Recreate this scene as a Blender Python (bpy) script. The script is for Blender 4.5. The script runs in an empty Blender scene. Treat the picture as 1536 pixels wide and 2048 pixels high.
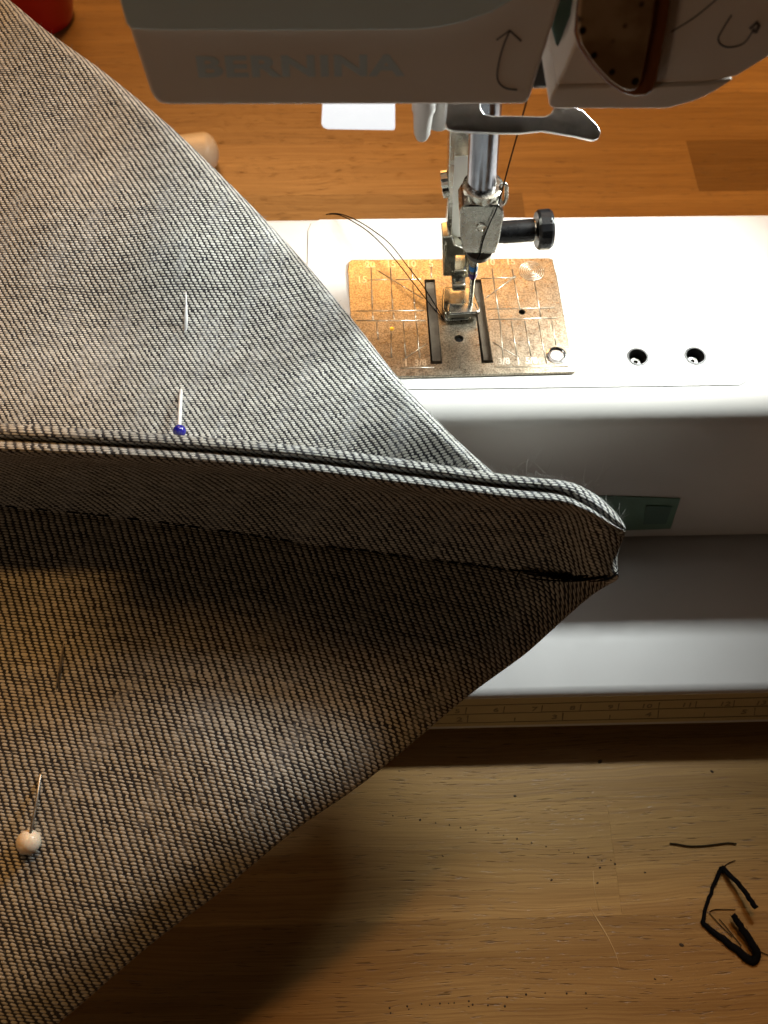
import bpy, bmesh, math, random
import numpy as np
from mathutils import Vector, Matrix
random.seed(7); rng = np.random.default_rng(7)
SC = bpy.context.scene
COL = SC.collection
S = 0.001                                   # everything below is written in millimetres

# ------------------------------------------------------------------ camera
F, CX, CY, CAMZ = 1740.0, 768.0, 1024.0, 242.0
def _n(v): v = np.array(v, float); return v/np.linalg.norm(v)
XA = _n((1, -.0175, .0193))
YA = np.array((0, -.8918, .4524)); YA = _n(YA - XA*YA.dot(XA))
ZA = np.cross(XA, YA)
cam = bpy.data.objects.new('camera', bpy.data.cameras.new('camera')); COL.objects.link(cam)
cam.data.sensor_fit = 'VERTICAL'; cam.data.sensor_height = 20.48; cam.data.lens = F/100.0
cam.data.clip_start = 0.01; cam.data.clip_end = 20
R = Matrix(((XA[0], -XA[1], -XA[2]), (YA[0], -YA[1], -YA[2]), (ZA[0], -ZA[1], -ZA[2])))
cam.matrix_world = Matrix.Translation((0, 0, CAMZ*S)) @ R.to_4x4()
cam.data.dof.use_dof = True; cam.data.dof.focus_distance = 0.190; cam.data.dof.aperture_fstop = cam.data.lens/1.1
SC.camera = cam

def ray(px, py):
    c = np.array(((px-CX)/F, (py-CY)/F, 1.0))
    return np.array((c.dot(XA), c.dot(YA), c.dot(ZA)))
O = np.array((0, 0, CAMZ))
def on_z(px, py, z): d = ray(px, py); return O + d*((z-CAMZ)/d[2])
def on_y(px, py, y): d = ray(px, py); return O + d*(y/d[1])
def on_plane(px, py, p0, n): d = ray(px, py); p0 = np.array(p0, float); n = np.array(n, float); return O + d*((p0-O).dot(n)/d.dot(n))

# ------------------------------------------------------------------ world, lights, exposure
W = bpy.data.worlds.new('World'); SC.world = W; W.use_nodes = True
W.node_tree.nodes['Background'].inputs[0].default_value = (1.0, .62, .34, 1)
W.node_tree.nodes['Background'].inputs[1].default_value = .005
def lamp(name, kind, loc, color, power, size=0, target=None, spread=180):
    l = bpy.data.lights.new(name, kind); l.color = color; l.energy = power
    if kind == 'AREA':
        l.spread = math.radians(spread)
        if isinstance(size, tuple): l.shape = 'RECTANGLE'; l.size = size[0]*S; l.size_y = size[1]*S
        else: l.shape = 'DISK'; l.size = size*S
    else: l.shadow_soft_size = size*S
    o = bpy.data.objects.new(name, l); COL.objects.link(o); o.location = Vector(loc)*S
    if target is not None:
        z = (Vector(loc)-Vector(target)).normalized(); y = z.cross(Vector((1, 0, 0))).normalized(); x = y.cross(z)   # long side along world X
        o.rotation_euler = Matrix((x, y, z)).transposed().to_euler()
    return o
LED = (94, 174, 188)
lamp('sewing_light', 'AREA', LED, (.93, 1.0, .97), .315, (100, 8), target=(-20, 116, 88), spread=108)
lamp('sewing_light_left', 'AREA', (-10, 124.5, 150), (.93, 1.0, .98), .015, 9, target=(-30, 130, 82), spread=120)
lamp('room_lamp', 'POINT', (60, 540, 1260), (1.0, .49, .14), 15, 55)
lamp('back_fill', 'AREA', (-60, 780, 790), (1.0, .50, .16), 5.2, 560, target=(0, 140, 80))  # added unseen panel behind: gold reflection in the plate, warmth on the far table
lamp('room_lamp_left', 'POINT', (-700, 60, 520), (1.0, .50, .18), .4, 60)
lamp('room_fill', 'AREA', (-640, -520, 270), (1.0, .68, .43), .46, 260, target=(0, 120, 140))  # added soft fill from front left, no visible source, brightens the head covers
SC.view_settings.view_transform = 'Standard'; SC.view_settings.look = 'None'
SC.view_settings.exposure = 0; SC.view_settings.gamma = 1
SC.render.engine = 'CYCLES'
SC.cycles.use_denoising = True; SC.cycles.max_bounces = 8

# ------------------------------------------------------------------ helpers
ORG = {}
def thing(name, label, cat, loc=(0, 0, 0), group=None, kind=None):
    o = bpy.data.objects.new(name, None); COL.objects.link(o); o.location = Vector(loc)*S
    o.empty_display_size = .01; ORG[o.name] = np.array(loc, float)
    o['label'] = label; o['category'] = cat
    if group: o['group'] = group
    if kind: o['kind'] = kind
    return o
def tag(o, label, cat, group=None):
    o['label'] = label; o['category'] = cat
    if group: o['group'] = group
    return o
def obj(name, verts, faces, m, parent=None, smooth=False, uv=None, kind=None, label=None):
    org = ORG[parent.name] if parent is not None else np.zeros(3)
    v = (np.array(verts, float)-org)*S
    me = bpy.data.meshes.new(name); me.from_pydata(v.tolist(), [], [list(map(int, f)) for f in faces]); me.validate()
    if uv is not None:
        ul = me.uv_layers.new(name='UVMap')
        vi = np.empty(len(me.loops), np.int32); me.loops.foreach_get('vertex_index', vi)
        ul.data.foreach_set('uv', np.asarray(uv, np.float32)[vi].ravel())
    if smooth: me.polygons.foreach_set('use_smooth', [True]*len(me.polygons))
    me.materials.append(m); me.update()
    o = bpy.data.objects.new(name, me); COL.objects.link(o)
    if parent is not None: o.parent = parent
    ORG[o.name] = org
    if kind: o['kind'] = kind
    if label: o['label'] = label
    return o
def weigh(o):
    md = o.modifiers.new('normals', 'WEIGHTED_NORMAL'); md.weight = 80; md.keep_sharp = True
def bm_obj(name, bm, m, parent=None, smooth=True, kind=None, label=None, angle=35):
    bmesh.ops.recalc_face_normals(bm, faces=bm.faces)
    bm.verts.ensure_lookup_table(); bm.verts.index_update()
    vs = [tuple(v.co) for v in bm.verts]; fs = [[v.index for v in f.verts] for f in bm.faces]; bm.free()
    o = obj(name, vs, fs, m, parent, smooth, None, kind, label)
    if smooth: o.data.set_sharp_from_angle(angle=math.radians(angle)); weigh(o)
    return o
def add_poly_prism(bm, pts, vec):
    a = [bm.verts.new(p) for p in pts]; b = [bm.verts.new(np.array(p)+np.array(vec)) for p in pts]
    n = len(pts); bm.faces.new(a); bm.faces.new(b[::-1])
    for i in range(n): bm.faces.new((a[i], a[(i+1) % n], b[(i+1) % n], b[i]))
def bevel(bm, w, seg=2, deg=28):
    bmesh.ops.recalc_face_normals(bm, faces=bm.faces)
    es = [e for e in bm.edges if len(e.link_faces) == 2 and e.calc_face_angle(0) > math.radians(deg)]
    bmesh.ops.bevel(bm, geom=es, offset=w, segments=seg, profile=.5, affect='EDGES', clamp_overlap=True)
def prism(name, pts, vec, m, parent, bev=.3, seg=2, label=None, deg=28):
    bm = bmesh.new(); add_poly_prism(bm, pts, vec)
    if bev: bevel(bm, bev, seg, deg)
    return bm_obj(name, bm, m, parent, label=label)
def add_box(bm, c, d, rot=None):
    M = Matrix.Translation(Vector(c)) @ (rot.to_4x4() if rot is not None else Matrix.Identity(4)) @ Matrix.Diagonal((*d, 1))
    bmesh.ops.create_cube(bm, size=1, matrix=M)
def box(name, c, d, m, parent, bev=.3, rot=None, seg=2):
    bm = bmesh.new(); add_box(bm, c, d, rot)
    if bev: bevel(bm, bev, seg)
    return bm_obj(name, bm, m, parent)
def tube_arrays(pts, rad, seg=8, cap=True):
    P = np.array(pts, float); n = len(P)
    rad = np.full(n, rad) if np.isscalar(rad) else np.array(rad, float)
    T = np.gradient(P, axis=0); T /= np.linalg.norm(T, axis=1)[:, None]
    ref = np.array((0, 0, 1.0)) if abs(T[0][2]) < .9 else np.array((1.0, 0, 0))
    N = np.cross(T[0], ref); N /= np.linalg.norm(N); vs = []
    for i in range(n):
        N = N - T[i]*N.dot(T[i]); N /= np.linalg.norm(N); B = np.cross(T[i], N)
        for k in range(seg):
            a = 2*math.pi*k/seg; vs.append(P[i]+rad[i]*(math.cos(a)*N+math.sin(a)*B))
    fs = [(i*seg+k, i*seg+(k+1) % seg, (i+1)*seg+(k+1) % seg, (i+1)*seg+k) for i in range(n-1) for k in range(seg)]
    if cap: fs += [tuple(range(seg))[::-1], tuple((n-1)*seg+k for k in range(seg))]
    return vs, fs
def tube(name, pts, rad, m, parent=None, seg=8, label=None):
    v, f = tube_arrays(pts, rad, seg); return obj(name, v, f, m, parent, True, label=label)
def tubes(name, lists, m, parent=None, seg=5, kind=None, label=None):
    V_, F_ = [], []
    for pts, rad in lists:
        v, f = tube_arrays(pts, rad, seg); k = len(V_); V_ += v; F_ += [tuple(i+k for i in q) for q in f]
    return obj(name, V_, F_, m, parent, True, kind=kind, label=label)
def lathe(name, prof, c, axis, m, parent=None, seg=28, label=None, sharp=40, cap=True):
    """prof: (radius, height) pairs along axis from point c"""
    ax = _n(axis); ref = np.array((0, 0, 1.0)) if abs(ax[2]) < .9 else np.array((0, 1.0, 0))
    e1 = _n(np.cross(ax, ref)); e2 = np.cross(ax, e1); bm = bmesh.new(); rings = []
    for r, h in prof:
        ctr = np.array(c, float)+ax*h
        if r <= 1e-6: rings.append([bm.verts.new(ctr)])
        else: rings.append([bm.verts.new(ctr+r*(math.cos(2*math.pi*k/seg)*e1+math.sin(2*math.pi*k/seg)*e2)) for k in range(seg)])
    for a, b in zip(rings, rings[1:]):
        for k in range(seg):
            q = [a[k % len(a)], a[(k+1) % seg % len(a)], b[(k+1) % seg % len(b)], b[k % len(b)]]
            u = []
            for w_ in q:
                if w_ not in u: u.append(w_)
            if len(u) > 2: bm.faces.new(u)
    if cap and len(rings[0]) > 1: bm.faces.new(rings[0])
    if cap and len(rings[-1]) > 1: bm.faces.new(rings[-1])
    return bm_obj(name, bm, m, parent, label=label, angle=sharp)
def text_arrays(s, size, depth, bold=0.0, spacing=1.0):
    cu = bpy.data.curves.new('lettering', 'FONT'); cu.body = s; cu.size = size; cu.extrude = depth/2; cu.offset = bold
    cu.align_x = 'CENTER'; cu.align_y = 'CENTER'; cu.resolution_u = 3; cu.space_character = spacing
    o = bpy.data.objects.new('lettering', cu); COL.objects.link(o)
    dg = bpy.context.evaluated_depsgraph_get(); me = bpy.data.meshes.new_from_object(o.evaluated_get(dg))
    v = np.array([x.co[:] for x in me.vertices]); f = [list(p.vertices) for p in me.polygons]
    bpy.data.objects.remove(o); bpy.data.curves.remove(cu); bpy.data.meshes.remove(me)
    return v, f
def lettering(name, items, m, parent, kind=None):
    """items: (text, centre, ex, ey, size, depth, bold, spacing)"""
    V_, F_ = [], []
    for s, c, ex, ey, size, depth, bold, sp in items:
        v, f = text_arrays(s, size, depth, bold, sp); ex = np.array(ex, float); ey = np.array(ey, float); nz = _n(np.cross(ex, ey))
        w = np.array(c)+v[:, :1]*ex+v[:, 1:2]*ey+v[:, 2:]*nz
        k = len(V_); V_ += w.tolist(); F_ += [[i+k for i in q] for q in f]
    return obj(name, V_, F_, m, parent, kind=kind)
def cut(o, cutters):
    """subtract meshes for real: the cutters are deleted again"""
    for c in cutters:
        md = o.modifiers.new('cut', 'BOOLEAN'); md.object = c; md.operation = 'DIFFERENCE'; md.solver = 'EXACT'
    bpy.context.view_layer.update()
    dg = bpy.context.evaluated_depsgraph_get(); me = bpy.data.meshes.new_from_object(o.evaluated_get(dg))
    o.modifiers.clear(); old = o.data; o.data = me; bpy.data.meshes.remove(old)
    for c in cutters: bpy.data.objects.remove(c)
    me.set_sharp_from_angle(angle=math.radians(35)); weigh(o)
def smooth_path(pts, n):
    """Catmull-Rom through the points, n samples"""
    P = np.array(pts, float); P = np.vstack((2*P[0]-P[1], P, 2*P[-1]-P[-2])); m = len(P)-3; out = []
    for t in np.linspace(0, m-1e-9, n):
        i = int(t); f = t-i; a, b, c, d = P[i:i+4]
        out.append(.5*((2*b)+(-a+c)*f+(2*a-5*b+4*c-d)*f*f+(-a+3*b-3*c+d)*f**3))
    return np.array(out)

# ------------------------------------------------------------------ materials
def mat(name):
    m = bpy.data.materials.new(name); m.use_nodes = True; nt = m.node_tree
    return m, nt, nt.nodes['Principled BSDF']
class NG:
    def __init__(s, nt): s.nt = nt
    def new(s, t, **kw):
        n = s.nt.nodes.new(t)
        for k, v in kw.items(): setattr(n, k, v)
        return n
    def link(s, a, b): s.nt.links.new(a, b)
    def val(s, sock, v):
        if hasattr(v, 'is_linked') or isinstance(v, bpy.types.NodeSocket): s.link(v, sock)
        else: sock.default_value = v
    def math(s, op, a, b=0.0, c=0.0, clamp=False):
        n = s.new('ShaderNodeMath', operation=op); n.use_clamp = clamp
        for i, v in enumerate((a, b, c)): s.val(n.inputs[i], v)
        return n.outputs[0]
    def comb(s, x, y, z=0.0):
        n = s.new('ShaderNodeCombineXYZ')
        for i, v in enumerate((x, y, z)): s.val(n.inputs[i], v)
        return n.outputs[0]
    def noise(s, vec, scale, detail=3, rough=.55, dist=0):
        n = s.new('ShaderNodeTexNoise'); s.val(n.inputs['Vector'], vec); n.inputs['Scale'].default_value = scale
        n.inputs['Detail'].default_value = detail; n.inputs['Roughness'].default_value = rough; n.inputs['Distortion'].default_value = dist
        return n.outputs[0]
    def ramp(s, f, stops):
        n = s.new('ShaderNodeValToRGB'); s.val(n.inputs[0], f); e = n.color_ramp.elements
        for i, (p, c) in enumerate(stops):
            x = e[i] if i < 2 else e.new(p)
            x.position = p; x.color = (*c, 1) if len(c) == 3 else c
        return n.outputs[0]
    def mix(s, f, a, b, mode='MIX'):
        n = s.new('ShaderNodeMix', data_type='RGBA', blend_type=mode)
        s.val(n.inputs[0], f)
        for i, v in ((6, a), (7, b)):
            if isinstance(v, tuple): n.inputs[i].default_value = (*v, 1) if len(v) == 3 else v
            else: s.link(v, n.inputs[i])
        return n.outputs[2]
    def mrange(s, f, a, b, c=0.0, d=1.0, smooth=True):
        n = s.new('ShaderNodeMapRange'); n.interpolation_type = 'SMOOTHSTEP' if smooth else 'LINEAR'
        s.val(n.inputs[0], f)
        for i, v in enumerate((a, b, c, d)): n.inputs[i+1].default_value = v
        return n.outputs[0]
    def bump(s, h, strength, dist, bsdf, normal=None):
        n = s.new('ShaderNodeBump'); n.inputs['Strength'].default_value = strength; n.inputs['Distance'].default_value = dist
        s.link(h, n.inputs['Height'])
        if normal is not None: s.link(normal, n.inputs['Normal'])
        if bsdf is not None: s.link(n.outputs[0], bsdf.inputs['Normal'])
        return n.outputs[0]
def geo_mm(g, scale=1000.0):
    p = g.new('ShaderNodeNewGeometry').outputs['Position']
    n = g.new('ShaderNodeVectorMath', operation='SCALE'); g.link(p, n.inputs[0]); n.inputs['Scale'].default_value = scale
    return n.outputs[0]
def plastic(name, col, rough=.4, spec=.5, grain=.25, dirt=.08):
    m, nt, b = mat(name); g = NG(nt); p = geo_mm(g)
    f = g.noise(p, .06, 3); c = g.mix(g.mrange(f, .35, .7, 0, dirt), col, tuple(x*.72 for x in col))
    g.link(c, b.inputs['Base Color']); b.inputs['Roughness'].default_value = rough; b.inputs['Specular IOR Level'].default_value = spec
    g.link(g.mrange(g.noise(p, .25, 2), .3, .7, rough-.05, rough+.07), b.inputs['Roughness'])
    g.bump(g.noise(p, 3.0, 2), grain, .00003, b)
    return m
def metal(name, col, rough=.2, grain=.12, scale=2.5, var=.05, gd=.00001, speck=0):
    m, nt, b = mat(name); g = NG(nt); p = geo_mm(g); b.inputs['Metallic'].default_value = 1
    f = g.noise(p, .35, 3); cc_ = g.mix(g.mrange(f, .35, .7), col, tuple(x*.8 for x in col))
    if speck: cc_ = g.mix(1.0, cc_, g.mix(g.mrange(g.noise(p, 2.6, 2), .36, .64), (1-speck,)*3, (1+speck,)*3), 'MULTIPLY')
    g.link(cc_, b.inputs['Base Color'])
    g.link(g.mrange(g.noise(p, .8, 3), .3, .7, max(.03, rough-var), rough+var), b.inputs['Roughness'])
    g.bump(g.noise(p, scale, 1), grain, gd, b)
    return m
M = {}
M['white'] = plastic('white_plastic', (.72, .705, .68), .38)
M['base'] = plastic('base_plastic', (.56, .55, .55), .4)
M['head_white'] = plastic('head_plastic', (.84, .785, .73), .45)
M['blue_grey'] = plastic('blue_grey_plastic', (.68, .86, .95), .35)
M['print'] = plastic('grey_print', (.13, .12, .125), .5)
M['ruler_print'] = plastic('ruler_print', (.22, .18, .12), .6)
M['logo'] = plastic('pale_blue_print', (.62, .77, .85), .45)
M['teal'] = plastic('teal_plastic', (.09, .16, .13), .4)
M['dark'] = plastic('dark_plastic', (.035, .03, .028), .45)
M['black'] = plastic('black_plastic', (.010, .010, .011), .30, .4, .8)
M['chrome'] = metal('chrome', (.80, .80, .80), .17, .1)
M['lifter'] = metal('lifter_steel', (.78, .78, .77), .33, .08)
M['bar'] = metal('polished_bar', (.36, .37, .42), .2, .12)
M['steel'] = metal('worn_steel', (.68, .65, .57), .24, .15)
M['foot'] = metal('foot_steel', (.62, .59, .50), .19, .1)
M['clamp'] = metal('clamp_steel', (.44, .42, .37), .26, .03)
M['nickel'] = metal('satin_nickel', (.44, .38, .29), .30, .25, 3.4, .03, .00002, .27)
M['nickel_line'] = metal('engraved_nickel', (.80, .74, .62), .35, .1)
M['blued'] = plastic('blue_band', (.02, .16, .42), .25); M['purple'] = plastic('purple_band', (.07, .02, .16), .25)
M['feed'] = metal('feed_dog_steel', (.24, .19, .14), .42, .2)
M['socket'] = plastic('socket_plastic', (.035, .033, .032), .35)
M['screw'] = metal('screw_steel', (.22, .21, .20), .45)
M['sticker'] = plastic('scuffed_white_decal', (.85, .85, .80), .5, dirt=.3)
def glossy_button():
    m, nt, b = mat('button_reflection'); g = NG(nt); p = geo_mm(g)
    n = g.new('ShaderNodeTexVoronoi'); g.link(p, n.inputs['Vector']); n.inputs['Scale'].default_value = .36
    sp = g.mrange(n.outputs['Distance'], .14, .26)
    c = g.mix(g.mrange(g.noise(p, .12, 3), .35, .65), (.40, .27, .15), (.22, .125, .055))
    g.link(g.mix(sp, (.015, .01, .006), c), b.inputs['Base Color'])  # brown tones and dark spots paint the wood mirrored in the button
    b.inputs['Metallic'].default_value = .15; b.inputs['Roughness'].default_value = .22; b.inputs['Coat Weight'].default_value = .2
    return m
M['button'] = glossy_button()
M['button_rim'] = plastic('button_rim', (.20, .065, .018), .2, .8)  # red-brown reflection put into the rim colour
def led_lens():
    m, nt, b = mat('led_lens'); b.inputs['Base Color'].default_value = (.9, .9, .92, 1); b.inputs['Roughness'].default_value = .2
    b.inputs['Emission Color'].default_value = (.93, .97, 1, 1); b.inputs['Emission Strength'].default_value = .9
    return m
M['led'] = led_lens()
def wood(shade=None):
    m, nt, b = mat('oiled_wood' if shade is None else 'dark_oiled_wood'); g = NG(nt); p = geo_mm(g)
    oi = g.new('ShaderNodeObjectInfo').outputs['Random']
    sx = g.new('ShaderNodeSeparateXYZ'); g.link(p, sx.inputs[0])
    off = g.math('MULTIPLY', oi, 900.0)
    X = g.math('ADD', sx.outputs[0], off); Y = g.math('ADD', sx.outputs[1], g.math('MULTIPLY', oi, 377.0))
    wav = g.noise(g.comb(g.math('MULTIPLY', X, .012), g.math('MULTIPLY', Y, .03)), 1.0, 3)
    Yw = g.math('ADD', Y, g.math('MULTIPLY', wav, 7.0))
    broad = g.noise(g.comb(g.math('MULTIPLY', X, .008), g.math('MULTIPLY', Yw, .16)), 1.0, 4, .6)
    fine = g.noise(g.comb(g.math('MULTIPLY', X, .022), g.math('MULTIPLY', Yw, 1.9)), 1.0, 5, .7)
    pore = g.noise(g.comb(g.math('MULTIPLY', X, .16), g.math('MULTIPLY', Yw, 2.4)), 1.0, 2, .5)
    pm = g.math('MULTIPLY', g.mrange(pore, .60, .70), g.mrange(g.noise(g.comb(g.math('MULTIPLY', X, .02), g.math('MULTIPLY', Y, .1)), 1.0, 2), .36, .52))
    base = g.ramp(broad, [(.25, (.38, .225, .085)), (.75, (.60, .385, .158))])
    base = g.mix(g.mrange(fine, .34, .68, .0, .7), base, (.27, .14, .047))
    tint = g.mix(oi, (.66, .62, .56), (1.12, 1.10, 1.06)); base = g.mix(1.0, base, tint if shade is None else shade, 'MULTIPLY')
    base = g.mix(g.math('MULTIPLY', pm, .62), base, (.05, .022, .008))
    g.link(base, b.inputs['Base Color'])
    g.link(g.mrange(fine, .3, .7, .26, .42), b.inputs['Roughness'])
    h = g.math('SUBTRACT', g.math('MULTIPLY', fine, .5), pm)
    g.bump(h, .55, .00016, b); return m
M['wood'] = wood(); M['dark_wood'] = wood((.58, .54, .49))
def denim():
    m, nt, b = mat('denim_reverse'); g = NG(nt)
    uvn = g.new('ShaderNodeUVMap', uv_map='UVMap').outputs[0]; s = g.new('ShaderNodeSeparateXYZ'); g.link(uvn, s.inputs[0])
    pos = g.comb(s.outputs[0], s.outputs[1])
    wob = g.noise(pos, .35, 3); wob2 = g.noise(pos, 1.3, 2)
    us = g.noise(pos, .09, 2)
    U0 = g.math('ADD', s.outputs[0], g.math('ADD', g.math('MULTIPLY', g.math('SUBTRACT', wob, .5), .9), g.math('MULTIPLY', g.math('SUBTRACT', wob2, .5), .22)))
    V0 = g.math('ADD', s.outputs[1], g.math('MULTIPLY', g.math('SUBTRACT', g.noise(g.comb(s.outputs[1], s.outputs[0]), .4, 3), .5), .5))
    PV, PU, SH = .64, 1.62, .43
    r = g.math('FLOOR', g.math('DIVIDE', V0, PV)); fv = g.math('MULTIPLY', g.math('SUBTRACT', g.math('FRACT', g.math('DIVIDE', V0, PV)), .5), PV)
    U1 = g.math('SUBTRACT', U0, g.math('MULTIPLY', r, SH)); c = g.math('FLOOR', g.math('DIVIDE', U1, PU))
    fu = g.math('MULTIPLY', g.math('SUBTRACT', g.math('FRACT', g.math('DIVIDE', U1, PU)), .5), PU)
    wn = g.new('ShaderNodeTexWhiteNoise', noise_dimensions='2D'); g.link(g.comb(c, r), wn.inputs['Vector'])
    sep = g.new('ShaderNodeSeparateColor'); g.link(wn.outputs['Color'], sep.inputs[0]); r1, r2, r3 = sep.outputs
    wr = g.new('ShaderNodeTexWhiteNoise', noise_dimensions='1D'); g.link(r, wr.inputs['W'])       # each weft yarn its own thickness
    hl = g.math('ADD', .565, g.math('MULTIPLY', r1, .13)); hw = g.math('ADD', .195, g.math('ADD', g.math('MULTIPLY', r2, .06), g.math('MULTIPLY', wr.outputs[0], .06)))
    slub = g.mrange(g.noise(g.comb(g.math('MULTIPLY', s.outputs[0], .09), g.math('MULTIPLY', r, 3.7)), 1.0, 2), .3, .75, -.05, .09, False)
    hw = g.math('ADD', hw, slub); hl = g.math('SUBTRACT', hl, g.math('MULTIPLY', g.math('GREATER_THAN', r3, .955), .25))
    fv2 = g.math('SUBTRACT', fv, g.math('MULTIPLY', fu, .07))
    e = g.math('ADD', g.math('POWER', g.math('DIVIDE', g.math('ABSOLUTE', fu), hl), 2.1), g.math('POWER', g.math('DIVIDE', g.math('ABSOLUTE', fv2), hw), 2.0))
    mask = g.mrange(e, .66, 1.18, 1.0, 0.0)
    dome = g.math('SQRT', g.math('MAXIMUM', g.math('SUBTRACT', 1.05, e), 0.0))
    fib = g.noise(g.comb(g.math('MULTIPLY', s.outputs[0], 2.2), g.math('MULTIPLY', s.outputs[1], 13.0)), 1.0, 2)
    lint = g.math('MAXIMUM', g.mrange(g.noise(pos, .45, 5, .75), .60, .74), g.math('MULTIPLY', g.mrange(g.noise(pos, .8, 2), .685, .75), 1.6, clamp=True))
    chalk = g.math('MULTIPLY', g.mrange(g.noise(g.comb(g.math('ADD', g.math('MULTIPLY', s.outputs[0], .16), g.math('MULTIPLY', s.outputs[1], .05)), g.math('MULTIPLY', s.outputs[1], .03)), 1.0, 4, .6), .50, .62), g.mrange(g.noise(pos, .9, 3), .35, .62))
    yarn = g.mix(r3, (.52, .51, .46), (.74, .74, .70)); yarn = g.mix(g.mrange(fib, .4, .75, 0, .3), yarn, (.50, .49, .46))
    # warp between the floats: indigo ribs
    rib = g.math('ABSOLUTE', g.math('SINE', g.math('MULTIPLY', U0, math.pi/.405)))
    dark = g.mix(g.mrange(rib, .1, .9), (.016, .016, .019), (.044, .045, .053))
    colr = g.mix(mask, dark, yarn)
    colr = g.mix(g.math('MULTIPLY', g.math('MAXIMUM', lint, g.math('MULTIPLY', chalk, .7)), .45), colr, (.42, .44, .47))
    nv = g.noise(pos, .06, 3); colr = g.mix(1.0, colr, g.mix(nv, (.82, .82, .82), (1.12, 1.12, 1.12)), 'MULTIPLY')
    g.link(colr, b.inputs['Base Color']); b.inputs['Roughness'].default_value = .85; b.inputs['Specular IOR Level'].default_value = .2
    b.inputs['Sheen Weight'].default_value = .12; b.inputs['Sheen Roughness'].default_value = .5
    h = g.math('ADD', dome, g.math('ADD', g.math('MULTIPLY', rib, .18), g.math('MULTIPLY', fib, .25)))
    g.bump(h, .7, .00015, b); return m
M['denim'] = denim()
def simple(name, col, rough, **kw):
    m, nt, b = mat(name); g = NG(nt); f = g.noise(geo_mm(g), kw.get('scale', 2.0), 3)
    g.link(g.mix(f, tuple(x*.75 for x in col), tuple(min(1, x*1.2) for x in col)), b.inputs['Base Color']); b.inputs['Roughness'].default_value = rough
    b.inputs['Specular IOR Level'].default_value = kw.get('spec', .5)
    b.inputs['Subsurface Weight'].default_value = kw.get('sss', 0); b.inputs['Subsurface Scale'].default_value = .002
    b.inputs['Transmission Weight'].default_value = kw.get('trans', 0)
    return m
M['thread'] = simple('black_thread', (.006, .006, .007), .95, scale=6, spec=.04)
M['snippet'] = simple('olive_thread', (.045, .032, .014), .8, scale=6, spec=.15)
M['fuzz'] = simple('lint_fibre', (.30, .29, .27), .9)
M['fuzz_dark'] = simple('dark_fibre', (.03, .03, .035), .9)
M['pin_steel'] = plastic('pin_steel', (.92, .92, .94), .2, 1.0, .05); M['pin_steel'].node_tree.nodes['Principled BSDF'].inputs['Metallic'].default_value = .1
M['dull_pin'] = metal('dull_pin_steel', (.60, .57, .52), .4)
M['pin_blue'] = simple('blue_glass', (.012, .010, .26), .08, spec=.9)
M['pin_white'] = simple('ivory_bead', (.86, .74, .60), .30, sss=.1)
M['red'] = simple('red_plastic', (.42, .012, .008), .28, scale=.05)
M['peg'] = simple('pale_bead', (.88, .74, .58), .35, scale=.05)
M['crumb'] = simple('dark_fleck', (.045, .026, .012), .8)
M['tape'] = simple('green_tape', (.16, .30, .23), .35, scale=.15)

# ================================================================== THE TABLE
table = thing('wooden_table', 'honey brown worn tabletop of wood staves under the sewing machine', 'table', (0, 200, 0))
ROW = 28.0
for k in range(-16, 27):
    y0 = 259+ROW*k; x = -620+random.uniform(0, 200)
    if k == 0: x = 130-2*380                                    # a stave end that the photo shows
    first = True
    while x < 620:
        L = 380 if k == 0 else random.uniform(190, 430)
        z = random.uniform(-.02, .0)
        bm = bmesh.new(); add_box(bm, (x+L/2, y0+ROW/2, z-10), (L-.012, ROW-.012, 20)); bevel(bm, .04, 1)
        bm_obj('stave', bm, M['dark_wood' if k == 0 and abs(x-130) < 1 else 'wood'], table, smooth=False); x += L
# pricked dots of a tracing wheel, dents and crumbs
V_, F_ = [], []
def dimple(c, r, sq=1.0, ang=0.0):
    k = len(V_); n = 7
    for i in range(n):
        a = 2*math.pi*i/n; dx, dy = r*math.cos(a)*sq, r*math.sin(a)
        V_.append((c[0]+dx*math.cos(ang)-dy*math.sin(ang), c[1]+dx*math.sin(ang)+dy*math.cos(ang), .02))
    V_.append((c[0], c[1], .14)); F_.extend((k+i, k+(i+1) % n, k+n) for i in range(n))
for a, b, n in (((785, 1632), (1230, 1728), 17), ((1170, 1985), (780, 2024), 11), ((780, 2016), (1010, 2014), 8)):
    for i in range(n):
        t = i/(n-1); q = on_z(a[0]+(b[0]-a[0])*t+random.uniform(-3, 3), a[1]+(b[1]-a[1])*t-30*t*(1-t)+random.uniform(-2, 2), 0); dimple(q, random.uniform(.16, .32))
for px, py, r in ((1363, 1890, .45), (1103, 1760, .25), (1200, 1523, .5), (1424, 1543, .35), (1030, 1592, .3), (1200, 1735, .25), (1195, 1766, .25), (1290, 1745, .22), (1310, 1958, .22)):
    dimple(on_z(px, py, 0), r, 1.5, random.uniform(-.6, .6))
for i in range(8): dimple(on_z(random.uniform(780, 1530), random.uniform(1540, 2040), 0), random.uniform(.1, .22), random.uniform(1, 3), random.uniform(-.5, .5))
obj('prick_marks', V_, F_, M['crumb'], table, kind='stuff')

M['scratch'] = simple('bare_wood', (.62, .42, .20), .5)
sc_ = [(*on_z(px, py, 0)[:2], .0) for px, py in smooth_path(((1180, 1815), (1196, 1842), (1214, 1872), (1230, 1905), (1240, 1936)), 20)]
tubes('scratch', [(sc_, np.interp(np.linspace(0, 1, 20), [0, .3, 1], [.05, .2, .04])), ([(*on_z(px, py, 0)[:2], .0) for px, py in ((1186, 1742), (1189, 1780), (1198, 1822))], .06)], M['scratch'], table, 5)
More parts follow.
